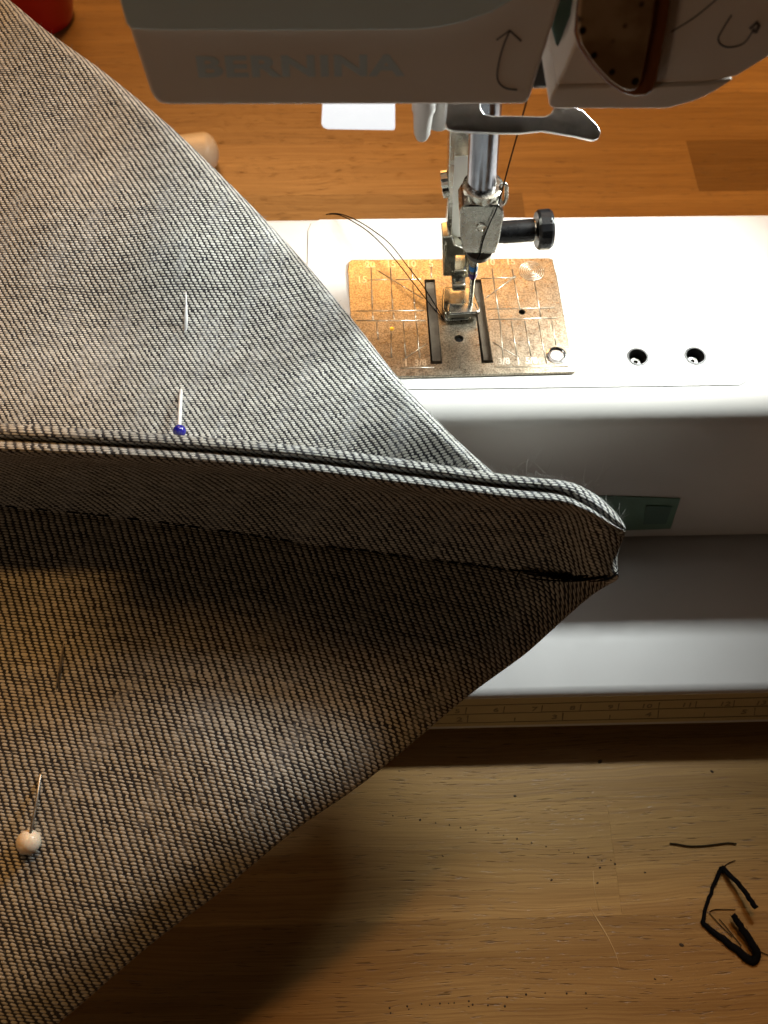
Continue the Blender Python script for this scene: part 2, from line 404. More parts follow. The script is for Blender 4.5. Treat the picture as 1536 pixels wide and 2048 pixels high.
# ================================================================== THE SEWING MACHINE
ZB = 78.0                                                       # top of the free arm
mach = thing('sewing_machine', 'white sewing machine with steel stitch plate, needle and ruler printed on its base', 'sewing machine', (30, 130, 0))
def extrude_x(name, prof, x0, x1, m, parent, bev=0):
    bm = bmesh.new(); add_poly_prism(bm, [(x0, y, z) for y, z in prof], (x1-x0, 0, 0))
    if bev: bevel(bm, bev, 2)
    return bm_obj(name, bm, m, parent)
def arc(cy, cz, r, a0, a1, n): return [(cy+r*math.cos(math.radians(a0+(a1-a0)*i/n)), cz+r*math.sin(math.radians(a0+(a1-a0)*i/n))) for i in range(n+1)]
YF, YBK = 106.5, 168.5
NF = _n((0, -47, 4)); PF = np.array((0, YF-.02, 70.0))               # the front face leans out a little towards its foot
prof = [(YF-4, 22)]+arc(YF+6.5, ZB-6.5, 6.5, 184, 90, 10)+arc(YBK-3, ZB-3, 3, 90, 0, 5)+[(YBK, 22)]
arm = extrude_x('free_arm', prof, -120, 300, M['white'], mach)
# stitch plate pixels on the plate's own plane
ZP = ZB+.95
def pz(px, py, z=ZP): return on_z(px, py, z)
cuts = []
c_ = [pz(715, 535, ZB), pz(1092, 531, ZB), pz(1130, 732, ZB), pz(722, 737, ZB)]
bm = bmesh.new(); add_poly_prism(bm, [(p[0], p[1], ZB-9) for p in c_], (0, 0, 20)); cuts.append(bm_obj('cut', bm, M['white'], smooth=False))
holes = [pz(1275, 715, ZB), pz(1390, 713, ZB)]
cover_px = [(890, 779), (1478, 771), (1490, 765), (1492, 752), (1404, 470), (1396, 450), (1380, 441), (1010, 436), (640, 440), (622, 448), (616, 462), (610, 780)]
cover_pts = [pz(px, py, ZB) for px, py in cover_px]
for q in holes:
    bm = bmesh.new(); bmesh.ops.create_cone(bm, cap_ends=True, segments=24, radius1=2.0, radius2=2.0, depth=20, matrix=Matrix.Translation((q[0], q[1], ZB)))
    cuts.append(bm_obj('cut', bm, M['white'], smooth=False))
cut(arm, cuts)
bm = bmesh.new(); add_poly_prism(bm, [(p[0], p[1], ZB+.004) for p in cover_pts], (0, 0, .22)); bevel(bm, .12, 2)
cover = bm_obj('cover_panel', bm, M['white'], mach)
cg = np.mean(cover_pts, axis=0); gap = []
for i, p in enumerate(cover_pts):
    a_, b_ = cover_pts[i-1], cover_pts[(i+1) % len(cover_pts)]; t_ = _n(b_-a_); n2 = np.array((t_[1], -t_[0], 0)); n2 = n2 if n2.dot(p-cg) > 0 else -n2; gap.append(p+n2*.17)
bm = bmesh.new(); add_poly_prism(bm, [(p[0], p[1], ZB+.004) for p in gap], (0, 0, .012)); seam = bm_obj('panel_seam', bm, plastic('seam_shade', (.30, .29, .29), .6), mach, smooth=False)  # flat grey sheet painting the shade in the gap round the cover
cuts = []
bm = bmesh.new(); add_poly_prism(bm, [(p[0], p[1], ZB-9) for p in c_], (0, 0, 20)); cuts.append(bm_obj('cut', bm, M['white'], smooth=False))
for q in holes:
    bm = bmesh.new(); bmesh.ops.create_cone(bm, cap_ends=True, segments=24, radius1=1.7, radius2=2.7, depth=3, matrix=Matrix.Translation((q[0], q[1], ZB-.9)))
    cuts.append(bm_obj('cut', bm, M['white'], smooth=False))
cut(cover, cuts); cuts = []
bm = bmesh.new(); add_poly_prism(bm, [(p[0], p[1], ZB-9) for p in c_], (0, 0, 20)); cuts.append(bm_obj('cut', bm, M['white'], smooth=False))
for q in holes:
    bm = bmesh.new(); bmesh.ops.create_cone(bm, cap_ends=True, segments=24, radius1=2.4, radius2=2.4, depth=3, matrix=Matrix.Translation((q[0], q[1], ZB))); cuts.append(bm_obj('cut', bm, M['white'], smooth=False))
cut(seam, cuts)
for q in holes:
    lathe('screw_socket', [(2.2, .05), (2.45, .35), (2.1, .36), (1.8, -.6), (1.8, -6), (0, -6)], (q[0], q[1], ZB), (0, 0, 1), M['socket'], mach, cap=False)
    lathe('screw', [(1.4, -5), (1.4, -2.0), (1.15, -1.7), (.5, -1.7), (.45, -2.3), (0, -2.3)], (q[0], q[1], ZB), (0, 0, 1), M['screw'], mach)
# panel on the front of the arm
fp = [on_plane(px, py, PF+NF*.10, NF) for px, py in ((700, 862), (1205, 856), (1216, 862), (1220, 874), (1205, 940), (1188, 972), (1165, 985), (700, 1000))]
prism('front_panel', fp, (0, .9, 0), M['white'], mach, .05, 1)
# base with the ruler along its front edge
NR = _n((0, -13.0, 5.0)); PR = (0, 58.5, 20)
bprof = [(208, 21), (208, 5), (66, 5), (54.5, 6), (53.4, 7.2), (58.2, 19.6), (59.3, 20.7), (60.6, 21)]
base = extrude_x('base', bprof, -170, 320, M['base'], mach)
def pr(px, py): return on_plane(px, py, (0, 58.3, 20), NR)+NR*.03
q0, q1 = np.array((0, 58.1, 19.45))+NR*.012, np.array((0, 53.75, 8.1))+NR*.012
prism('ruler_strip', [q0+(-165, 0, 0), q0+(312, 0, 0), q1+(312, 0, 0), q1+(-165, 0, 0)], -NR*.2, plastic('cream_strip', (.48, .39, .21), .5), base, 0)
EX = np.array((1.0, 0, 0)); EYR = _n((0, 5.0, 13.0))
lines = []
for a, b in (((840, 1414), (1560, 1394)), ((840, 1431), (1560, 1411)), ((840, 1448), (1560, 1431))): lines.append(([pr(*a), pr(*b)], .10))
for i, x in enumerate((932, 1008, 1084, 1161, 1237, 1318, 1392, 1468, 1542)):
    dy = -(x-932)*.027; lines.append(([pr(x+1, 1415+dy), pr(x-1.5, 1429+dy)], .13))
for i, x in enumerate((936, 1030, 1126, 1220, 1317, 1409, 1510)):
    dy = -(x-932)*.027; lines.append(([pr(x, (1431 if i % 2 == 0 else 1438)+dy), pr(x-1.5, 1446+dy)], .13))
tubes('ruler_lines', lines, M['ruler_print'], base, 4, kind='stuff')
it = []
for s_, x in (('5', 915), ('6', 992), ('7', 1069), ('8', 1145), ('9', 1221), ('10', 1293), ('11', 1374), ('12', 1450), ('13', 1522)):
    it.append((s_, pr(x, 1422-(x-932)*.027), EX*1.25, EYR, 2.5, .06, .03, 1))
for s_, x in (('2', 919), ('3', 1109), ('4', 1297), ('5', 1488)):
    it.append((s_, pr(x, 1439-(x-932)*.027), EX*1.35, EYR, 2.6, .06, .03, 1))
lettering('ruler_numerals', it, M['ruler_print'], base, kind='stuff')
for x, y in ((-130, 70), (250, 70), (-130, 200), (250, 200)):
    lathe('rubber_foot', [(7, -5.1), (7.5, -1), (6, .2)], (x, y, 5.0), (0, 0, 1), M['black'], mach)

# ---- stitch plate
ppx = [(703, 519), (1100, 515.5), (1106, 518), (1109, 534), (1113.5, 548), (1145, 722), (1150, 728), (1152, 741), (1147, 744.5), (716, 756), (710, 752), (699, 610), (696, 545), (695.5, 540), (697, 524)]
plate = prism('stitch_plate', [pz(*p) for p in ppx], (0, 0, -1.3), M['nickel'], mach, .22, 2)
cuts = []
for q in (((848.5, 559), (869.5, 558.5), (885, 727.5), (861.5, 728)), ((944, 559), (962, 558.5), (986.5, 725.5), (963, 727)), ((889, 575), (941, 575), (944, 590), (891, 590))):
    bm = bmesh.new(); add_poly_prism(bm, [(*pz(*p)[:2], ZP-5) for p in q], (0, 0, 10)); cuts.append(bm_obj('cut', bm, M['nickel'], smooth=False))
for (px, py), r in (((918, 677), 1.05), ((1044, 624), .8), ((1113, 711), 1.85), ((784, 658), .55)):
    q = pz(px, py); bm = bmesh.new(); bmesh.ops.create_cone(bm, cap_ends=True, segments=20, radius1=r, radius2=r, depth=10, matrix=Matrix.Translation((q[0], q[1], ZP)))
    cuts.append(bm_obj('cut', bm, M['nickel'], smooth=False))
cut(plate, cuts)
def groove(pts, w=.26, h=.07):
    """raised-edged engraving: two thin lips along a line on the plate"""
    out = []
    for a, b in zip(pts, pts[1:]): out.append(([a+np.array((0, 0, h*.2)), b+np.array((0, 0, h*.2))], w*.5))
    return out
L = []
def pl(*px): return [pz(*p) for p in px]
for a in (((742, 535), (744.5, 618)), ((781, 535), (785, 618)), ((822, 535), (826, 560)), ((825.5, 570), (830, 618)), ((862, 535), (863, 556)),
          ((984, 538), (999, 640)), ((1024, 538), (1040, 620)), ((1069, 565), (1082, 635)), ((745, 625), (746, 640)), ((786, 625), (788, 638)), ((830, 625), (831, 638)),
          ((753, 645), (757, 680)), ((782, 665), (783, 715)), ((807, 645), (811, 715)), ((833, 645), (839, 715)),
          ((1000, 642), (1006, 715)), ((1022, 643), (1034, 710)), ((1049, 642), (1062, 712)), ((1076, 641), (1093, 727)), ((1103, 641), (1112, 690)),
          ((737, 560), (776, 559)), ((791, 559), (842, 558.5)), ((962, 557), (1032, 555)), ((712, 622), (848, 621)), ((975, 618), (1110, 616)), ((712, 641.5), (851, 641)), ((978, 639), (1115, 636)),
          ((755, 541), (846, 597)), ((1032, 551), (972, 596)), ((806, 720), (852, 688)), ((985, 684), (1040, 717)), ((800, 736), (868, 735)), ((988, 734), (1136, 733))):
    L += groove(pl(*a))
tubes('engraved_lines', L, M['nickel_line'], plate, 4, kind='stuff')
it = []
EY = np.array((0, 1.0, 0))
for s_, x, y in (('20', 740, 530), ('15', 782, 529), ('10', 822, 528.5), ('5', 862, 528), ('10', 980, 525), ('15', 1021, 524), ('15', 724, 560), ('1', 812, 726), ('3/8', 841, 726), ('3/8', 1008, 723), ('1', 1037, 723), ('5/8', 1063, 722)):
    it.append((s_, pz(x, y)+np.array((0, 0, .02)), EX, EY*1.15, 2.5 if '/' not in s_ else 2.2, .1, .05, 1))
lettering('plate_numerals', it, M['nickel_line'], plate, kind='stuff')
q = pz(1063, 542); rl = []
for r in (.5, 1.0, 1.5, 2.0, 2.5, 3.0):
    rl.append(([q+np.array((r*math.cos(a), r*math.sin(a), .02)) for a in np.linspace(0, 2*math.pi, 33)], .1))
tubes('target_rings', rl, M['nickel_line'], plate, 4, kind='stuff')
q = pz(1113, 711)
lathe('rivet_cap', [(1.5, -.2), (1.35, .06), (0, .1)], q, (0, 0, 1), M['white'], plate)
lathe('plate_rivet', [(2.5, -.1), (2.4, .12), (2.1, .2), (1.8, .05), (1.6, -.3), (0, -.35)], q, (0, 0, 1), M['chrome'], plate)
q = pz(784, 658); lathe('brass_dot', [(.6, -.3), (.55, .05), (0, .12)], q, (0, 0, 1), metal('brass', (.85, .6, .12), .25), plate)
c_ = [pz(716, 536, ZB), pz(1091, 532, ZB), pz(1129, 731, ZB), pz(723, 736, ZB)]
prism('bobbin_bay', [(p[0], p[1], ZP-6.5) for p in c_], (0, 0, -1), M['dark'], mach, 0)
# feed dogs: toothed bars in the slots
for a, b, c, d in (((851, 566), (868, 566), (882, 722), (865, 722)), ((946, 566), (960, 566), (983, 720), (967, 720))):
    bm = bmesh.new(); A, B, C, D = [pz(*p, ZP-1.5) for p in (a, b, c, d)]; n = 20
    for i in range(n):
        t0, t1 = i/n, (i+1)/n
        l0, r0, l1, r1 = A+(D-A)*t0, B+(C-B)*t0, A+(D-A)*t1, B+(C-B)*t1
        up = np.array((0, 0, .55)); dn = np.array((0, 0, -3))
        vs = [bm.verts.new(x) for x in (l0, r0, l0+up, r0+up, l1, r1, l0+dn, r0+dn, l1+dn, r1+dn)]
        for f in ((2, 3, 5, 4), (0, 1, 3, 2), (2, 4, 8, 6), (3, 7, 9, 5), (6, 8, 9, 7), (4, 5, 9, 8), (0, 6, 7, 1)): bm.faces.new([vs[j] for j in f])
    bm_obj('feed_dog', bm, M['feed'], plate, smooth=False)

# ---- needle bar, clamp, needle, foot
YN = 137.0
nb0, nb1 = on_y(972, 200, YN), on_y(962, 398, YN)
ax = nb1-nb0; Ln = np.linalg.norm(ax)
lathe('needle_bar', [(2.95, -30), (2.95, Ln-1), (2.6, Ln)], nb0, ax, M['bar'], mach, 40)
# clamp block below the bar
YC = YN-4.2
clamp = prism('needle_clamp', [on_y(px, py, YC) for px, py in ((927, 411), (998, 411), (1007, 421), (1008, 436), (999, 484), (990, 509), (928, 507), (921, 480), (919, 425))], (0, 6.0, .6), M['clamp'], mach, .45, 3)
cc = on_y(962, 400, YN)
lathe('clamp_collar', [(3.3, 4.4), (4.1, 4.0), (4.2, 1.2), (3.9, .4), (4.0, -1.5), (0, -1.5)], cc, (0, 0, 1), M['steel'], clamp, 32)
q = on_y(962, 455, YC-.1)
lathe('clamp_rivet', [(1.15, -.1), (1.05, .25), (.85, .3), (.7, .0), (0, -.1)], q, (0, -1, 0), M['steel'], clamp)
lathe('clamp_nose', [(2.9, .5), (2.75, -.6), (2.0, -1.5), (1.0, -1.9), (0, -1.9)], on_y(958, 503, YC+3), (0, 0, 1), M['dark'], clamp)
gp = [on_y(px, py, YN-1) for px, py in ((992, 392), (1003, 370), (1012, 369), (1013, 380), (1012, 398), (1006, 408), (998, 404), (995, 398))]
tube('thread_guide', smooth_path(gp, 30), .42, M['steel'], clamp)
# clamp screw
s0 = on_y(1001, 465, YN-1.5)
scr = lathe('clamp_screw', [(2.2, -2), (2.2, .4), (2.35, .6), (2.35, 6.7), (2.15, 7.0), (1.4, 7.1), (1.4, 8.0)], s0, (1, .05, .03), M['black'], mach, 28)
n_ = 36; prof_r = 4.15
bm = bmesh.new(); axk = _n((1, .05, .03)); e1 = _n(np.cross(axk, (0, 0, 1))); e2 = np.cross(axk, e1); kc = s0+axk*7.6; rings = []
for r, h in ((2.0, 0), (3.7, .0), (4.15, .5), (4.2, 2.6), (3.8, 3.2), (2.4, 3.1), (0, 3.0)):
    if r == 0: rings.append([bm.verts.new(kc+axk*h)]); continue
    rings.append([bm.verts.new(kc+axk*h+(r*(1-(.014 if (k % 2 and r > 4) else 0)))*(math.cos(2*math.pi*k/n_)*e1+math.sin(2*math.pi*k/n_)*e2)) for k in range(n_)])
for a, b in zip(rings, rings[1:]):
    for k in range(n_): bm.faces.new([a[k], a[(k+1) % n_], b[(k+1) % n_], b[k]] if len(b) > 1 else [a[k], a[(k+1) % n_], b[0]])
bm.faces.new(rings[0]); bm_obj('knob', bm, M['black'], scr, smooth=False)
lathe('washer', [(1.4, 6.8), (2.3, 6.95), (2.3, 7.25), (1.3, 7.4), (1.3, 8.2)], s0, axk, M['steel'], scr)
# needle
n0, n1 = on_y(949, 512, YN-1), on_y(942.5, 592, YN-1)
axn = n1-n0; Lq = np.linalg.norm(axn)
ndl = lathe('needle', [(1.0, -3), (1.0, Lq*.46), (.62, Lq*.56), (.55, Lq*.98), (.5, Lq*1.25), (.1, Lq*1.5)], n0, axn, M['steel'], mach, 20)
lathe('blue_band', [(1.03, Lq*.20), (1.03, Lq*.31)], n0, axn, M['blued'], ndl, 20)
lathe('purple_band', [(1.03, Lq*.38), (1.02, Lq*.46), (.85, Lq*.51)], n0, axn, M['purple'], ndl, 20)
# presser bar with its flat holder, behind the needle bar
YPB = YN+7.5
ph = prism('presser_bar', [on_y(px, py, YPB) for px, py in ((900, 205), (945, 205), (938, 480), (893, 480))], (0, 5, 0), M['steel'], mach, .5)
prism('decal', [on_y(px, py, YPB-.15) for px, py in ((909, 314), (942, 312), (938, 474), (903, 474))], (0, .14, 0), M['sticker'], ph, 0)
q = on_y(891, 368, YPB+2.5)
bm = bmesh.new(); bmesh.ops.create_cone(bm, cap_ends=True, segments=28, radius1=2.9, radius2=2.9, depth=1.7, matrix=Matrix.Translation(Vector(q)) @ Matrix.Rotation(math.radians(78), 4, 'Y'))
for i, v in enumerate([v for v in bm.verts]):
    if i % 4 < 2: v.co = Vector(q)+(v.co-Vector(q))*.94
bevel(bm, .15, 1, 60); bm_obj('knurled_screw', bm, M['steel'], ph, smooth=False)
# presser foot: shank with two legs, ankle, hinged sole
foot = prism('presser_foot', [on_y(px, py, YPB-3) for px, py in ((884, 474), (905, 472), (909, 490), (935, 500), (934, 512), (912, 512), (908, 553), (886, 553))], (0, 4.5, 0), M['foot'], mach, .35)
prism('shank_leg', [on_y(px, py, YPB-3.2) for px, py in ((930, 500), (940, 500), (939, 556), (929, 556))], (0, 4, 0), M['foot'], foot, .3)
prism('shank_leg', [on_y(px, py, YPB-3.6) for px, py in ((888, 490), (894, 488), (892, 550), (887, 550))], (0, 3, 0), M['foot'], foot, .3)
prism('ankle_block', [on_y(px, py, YPB-4.5) for px, py in ((907, 541), (933, 541), (932, 560), (906, 560))], (0, 5, 0), M['foot'], foot, .4)
prism('ankle_hinge', [on_y(px, py, YN+.5) for px, py in ((904, 571), (932, 570), (932, 583), (904, 584))], (0, 4, 0), M['foot'], foot, .5)
prism('sole', [pz(*p, ZP+1.6) for p in ((886, 575), (945, 573), (950, 586), (961, 617), (959, 624), (890, 627), (884, 617))], (0, 0, -1.2), M['foot'], foot, .35, 3)
M['bright_bar'] = metal('bright_bar', (.76, .74, .67), .22, .1)
prism('front_bar', [pz(*p, ZP+3.0) for p in ((896, 606), (950, 604), (958, 620), (956, 625), (898, 628), (894, 622))], (0, 0, -1.9), M['bright_bar'], foot, .7, 3)
prism('toe_lip', [pz(*p, ZP+.75) for p in ((888, 628), (940, 627), (942, 634), (939, 638), (893, 640), (888, 636))], (0, 0, -.6), M['clamp'], foot, .25)

# ---- head covers
YH = 113.0
NH = _n((0, -math.cos(math.radians(14)), math.sin(math.radians(14))))
def ph_(px, py, y=YH): return on_plane(px, py, (0, y, 148), NH)
HT = math.tan(math.radians(14))
def hw(px, py, z=192):
    """straight up the leaning front from a pixel to height z"""
    q = ph_(px, py); return np.array((q[0], YH+(z-148)*HT, z))
left_px = [(240, 0), (262, 70), (285, 140), (300, 186), (310, 204), (322, 211), (340, 213), (1046, 212), (1056, 208), (1061, 198), (1120, 10)]
hc = prism('head_cover', [hw(236, 0)]+[ph_(*p) for p in left_px]+[hw(1150, -20)], (0, 3.2, 0), M['head_white'], mach, .9, 3)
top_px = [(236, -8), (252, 50), (262, 61), (300, 63), (600, 64), (830, 62), (880, 57), (930, 46), (985, 26), (1035, -4), (1090, -50)]
prism('trim_panel', [hw(234, 0)+np.array((0, -1.6, 0))]+[ph_(*p, YH-1.6) for p in top_px]+[hw(1130, -80)+np.array((0, -1.6, 0))], (0, 1.5, 0), M['blue_grey'], mach, .5, 3)
# logo lettering
EXH, EYH = np.array((1.0, 0, 0)), _n((0, math.sin(math.radians(14)), math.cos(math.radians(14))))
a, b = ph_(396, 150, YH-.03), ph_(800, 150, YH-.03); top = ph_(598, 115, YH-.03); bot = ph_(598, 154, YH-.03)
v_, _ = text_arrays('BERNINA', 1, .01, .0, 1.08); wu = v_[:, 0].max()-v_[:, 0].min(); hu = v_[:, 1].max()-v_[:, 1].min()
hh = np.linalg.norm(top-bot); ww = (b[0]-a[0]); sz = hh/hu
lettering('logo', [('BERNINA', (top+bot)/2, EXH*(ww/(wu*sz)), EYH, sz, .05, .035*sz, 1.08)], M['logo'], hc)
def stroke(pts, n, w, y=YH-.02): return ([ph_(*p, y) for p in smooth_path(pts, n)], w)
tubes('arrow_print', [stroke(((1034, 180), (1012, 177), (998, 166), (994, 150), (999, 118), (1008, 88), (1019, 62)), 40, .13), stroke(((993, 80), (1019, 61), (1042, 82)), 3, .14)], M['print'], hc, 5)
# right hand cover with its own lower lip
rc_px = [(1150, 84), (1128, 140), (1112, 172), (1320, 168), (1400, 166), (1436, 162), (1474, 154), (1536, 116), (1600, 60), (1660, -20)]
rc = prism('side_cover', [hw(1172, -40)]+[ph_(*p) for p in rc_px]+[hw(1700, -60)], (0, 14, 0), M['head_white'], mach, .5, 3)
lip_px = [(1113, 174), (1104, 190), (1098, 203), (1099, 214), (1108, 219), (1335, 219), (1391, 203), (1429, 185), (1468, 160), (1436, 164), (1400, 168), (1320, 170)]
prism('lower_lip', [ph_(*p, YH-.2) for p in lip_px], (0, 14, 0), plastic('lip_plastic', (.90, .86, .82), .4), mach, .9, 4)
tubes('seam_line', [stroke(((1342, 64), (1390, 34), (1436, -4)), 12, .12)], M['print'], rc, 5)
tubes('arrow_print', [stroke(((1463, 30), (1447, 55), (1436, 78), (1446, 92), (1466, 94), (1488, 86), (1503, 66), (1509, 56)), 40, .13),
                      stroke(((1499, 58), (1516, 44), (1514, 62), (1503, 62)), 5, .28)], M['print'], rc, 5)
# reverse button: dome and rim coloured with the brown room they mirror
bt = [(1158, -60), (1150, 20), (1147, 58), (1154, 82), (1178, 116), (1210, 152), (1238, 171), (1262, 178), (1288, 177), (1302, 168), (1310, 146), (1330, 40), (1345, -60)]
rim = prism('reverse_button', [ph_(*p, YH-.3) for p in bt], (0, -1.9, 0), M['button_rim'], mach, .9, 4)
bt2 = [(1158, -55), (1154, 20), (1153, 54), (1160, 80), (1184, 116), (1214, 149), (1238, 166), (1258, 171), (1272, 166), (1281, 144), (1301, 40), (1314, -55)]
prism('button_face', [ph_(*p, YH-1.95) for p in bt2], (0, -1.5, 0), M['button'], rim, 1.5, 6)
# what shows in the take-up slot
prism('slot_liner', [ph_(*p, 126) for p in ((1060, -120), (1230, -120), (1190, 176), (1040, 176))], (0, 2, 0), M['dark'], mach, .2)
prism('slot_edge', [ph_(*p, 124.5) for p in ((1066, 173), (1120, 172), (1119, 177), (1065, 178))], (0, 1.2, 0), M['chrome'], mach, .2)
prism('take_up_guide', [ph_(*p, 119) for p in ((1118, -100), (1200, -100), (1165, 60), (1130, 112), (1112, 92), (1098, 40))], (0, 2, 0), M['teal'], mach, .4)
# body of the head and arm above the lamp
bx = bmesh.new(); add_box(bx, (12, 173, 225.5), (98, 105, 79)); bevel(bx, 5, 4); bm_obj('head_body', bx, M['head_white'], mach)
bx = bmesh.new(); add_box(bx, (6.5, 176, 182), (80, 96, 20)); bevel(bx, 2, 2); bm_obj('head_core', bx, M['head_white'], mach)
bx = bmesh.new(); add_box(bx, (190, 172.5, 231), (268, 103, 68)); bevel(bx, 5, 4); bm_obj('arm_body', bx, M['head_white'], mach)
bx = bmesh.new(); add_box(bx, (310, 172, 120), (70, 106, 230)); bevel(bx, 6, 4); bm_obj('pillar', bx, M['head_white'], mach)
lathe('lamp_housing', [(8, 9), (8, .8), (6.2, .6), (6.0, 3), (0, 3)], (LED[0], LED[1], LED[2]), (0, 0, 1), M['white'], mach)
# lamp tab, guides below the head
prism('lamp_lens', [ph_(*p, 118) for p in ((646, 196), (790, 196), (790, 262), (656, 260), (646, 257), (643, 250))], (0, 1.2, 0), M['led'], mach, .3)
t0 = ph_(848, 200, 128); lathe('threader_pin', [(2.0, 8), (2.0, -1.8), (1.75, -2.2), (1.45, -6.5), (1.0, -7.6), (0, -8.0)], t0, (0, 0, 1), M['white'], mach)
lathe('threader_sleeve', [(2.3, 8), (2.3, -3.0), (1.9, -4.2), (0, -4.6)], ph_(880, 206, 131), (0, 0, 1), M['white'], mach)
lv = [(893, 196), (889, 248), (894, 258), (908, 263), (1000, 267), (1040, 267), (1085, 262), (1150, 273), (1186, 281), (1198, 277), (1203, 264), (1196, 250), (1168, 221), (1150, 214), (1108, 214), (1104, 225), (1090, 232), (1040, 231), (985, 231), (968, 227), (962, 216), (962, 196)]
def lvp(px, py): return on_plane(px, py, ph_(1040, 262, 125), _n((0, -1, .75)))
prism('foot_lifter', [lvp(*p) for p in lv], (0, .7, -.9), M['lifter'], mach, .3, 3)

# ================================================================== THE DENIM
cloth = thing('denim_fabric', 'grey and black twill denim, wrong side out, folded and pinned, hanging over the sewing bed', 'fabric', (-60, 70, 80))
def interp(keys, x):
    k = np.array(keys, float); return np.interp(x, k[:, 0], k[:, 1])
def curve_y(keys, xs):
    """smooth y(x) by Catmull-Rom through keys"""
    P = smooth_path(keys, 400); return np.interp(xs, P[:, 0], P[:, 1])
# front layer ------------------------------------------------------
Tk = [(-260, 832), (0, 845), (200, 858), (400, 872), (600, 890), (800, 916), (990, 945), (1080, 955), (1125, 960), (1160, 970), (1205, 998), (1240, 1034), (1251, 1052)]
Gk = [(-260, 862), (0, 878), (200, 888), (400, 901), (600, 919), (800, 945), (1000, 971), (1100, 981), (1140, 993), (1190, 1022), (1225, 1048), (1249, 1060)]
Ck = [(-260, 985), (0, 1012), (300, 1042), (600, 1085), (850, 1118), (1030, 1141), (1150, 1158), (1238, 1153)]
NCOL = 120
sx = np.linspace(0, 1, NCOL)**.92
xs = -260+sx*(1.0)*(1251+260)
zr = interp([(-260, 108), (0, 107.5), (500, 106.5), (1000, 104.5), (1150, 102.5), (1251, 99)], xs)
rows = []                                                        # list of (N,3) px,py,z
Ty = curve_y(Tk, xs); Gy = curve_y(Gk, xs*(1249+260)/(1251+260)-260*(1-(1249+260)/(1251+260)))
taper = np.clip((1262-xs)/160, .12, 1)                           # welts get thinner towards the corner
wl = Gy-Ty
def addrow(px, py, z): rows.append(np.stack((px, py, z), 1))
addrow(xs, Ty+26*taper, zr-24); addrow(xs, Ty+12*taper, zr-8)
addrow(xs, Ty+3*taper, zr-2.4); addrow(xs, Ty, zr-.8); addrow(xs, Ty+wl*.2, zr-.05); addrow(xs, Ty+wl*.5, zr+.2); addrow(xs, Ty+wl*.76, zr-.2)
addrow(xs, Gy-3.5*taper, zr-1.0); addrow(xs, Gy, zr-2.0*np.maximum(taper, .3)); addrow(xs, Gy+2.5*taper, zr-1.5*np.maximum(taper, .5))
addrow(xs, Gy+8*taper, zr-.4); addrow(xs, Gy+17*taper, zr); addrow(xs, Gy+27*taper, zr-.9); addrow(xs, Gy+35*taper, zr-3.2); addrow(xs, Gy+43*taper, zr-7.5*np.maximum(taper, .35))
zc = interp([(-260, 79), (600, 79), (1000, 81), (1150, 84), (1240, 90)], xs)
xc = np.linspace(0, 1, NCOL)**.92*(1238+260)-260
Cy = curve_y(Ck, xc)
pF = rows[-1]
for t in (.12, .3, .5, .7, .86, .95):
    px = pF[:, 0]*(1-t)+xc*t
    px = px-10*np.clip((xs-1150)/100, 0, 1)*math.sin(math.pi*t)   # right edge dips in a little
    py = pF[:, 1]*(1-t)+Cy*t; addrow(px, py, pF[:, 2]*(1-t)+zc*t-1.2*math.sin(math.pi*t))
addrow(xc, Cy, zc-.4); ICR = len(rows)-1
Bk = [(1238, 1153), (1183, 1186), (1110, 1250), (1048, 1306), (953, 1374), (855, 1455), (768, 1529), (690, 1588), (600, 1648), (520, 1712), (440, 1780), (370, 1832), (300, 1885), (210, 1962), (120, 2040), (30, 2110), (-60, 2180), (-150, 2250)]
BP = smooth_path(Bk, 200)
NB = 40
dzq = lambda dy: 79-2.2e-5*dy**2
for j in range(1, NB+1):
    t = (j/NB)**1.05; i = t*(len(BP)-1); b = np.array((np.interp(i, range(len(BP)), BP[:, 0]), np.interp(i, range(len(BP)), BP[:, 1])))
    sl = .225*min(1, .42+.58*(j/5.0)) if j < 6 else .225
    px = -260+(b[0]+260)*np.linspace(0, 1, NCOL)
    # slope of the weft rows: crease slope first, then steeper
    yl = max(985+6*j, b[1]-sl*(b[0]+260))
    f = (px+260)/(b[0]+260+1e-6); py = yl+(b[1]-yl)*f
    dy = py-curve_y(Ck, px)
    z = dzq(np.maximum(dy, 0))+np.interp(px, [600, 1000, 1240], [0, 2, 10])*np.clip(1-dy/250, 0, 1)
    # fold rounds off towards the silhouette
    edge = np.hypot(px-b[0], py-b[1]); z = z-5.0*np.clip(1-edge/170, 0, 1)**2.2
    z = z+.9*np.sin(px/190+py/260)*np.clip(dy/120, 0, 1)+1.3*np.exp(-((px-420-.55*(py-1500))/150)**2)*np.clip(dy/200, 0, 1)
    addrow(px, py, z)
def grid_to_mesh(rows, roll=True, down=1.0):
    P = []
    for r in rows: P.append([on_z(a, b, c) for a, b, c in r])
    P = np.array(P)
    return P
P = grid_to_mesh(rows)
wv = _n(on_z(800, 1423, 77)-on_z(600, 1377, 77)); WF = _n((wv[0], wv[1], 0))
def roll_under(P, inward, steps):
    ext = []
    for (out, dn, inn) in steps:
        ext.append(P[:, -1]+np.array((0, 0, -dn))+inward*inn-inward*out)
    return np.concatenate((P, np.stack(ext, 1)), 1)
P = roll_under(P, np.array((-.87, .5, 0)), ((.25, .7, 0), (.2, 1.6, 0), (0, 2.6, .4), (0, 4.2, 2.0), (0, 6, 6), (0, 9, 14), (0, 13, 30)))
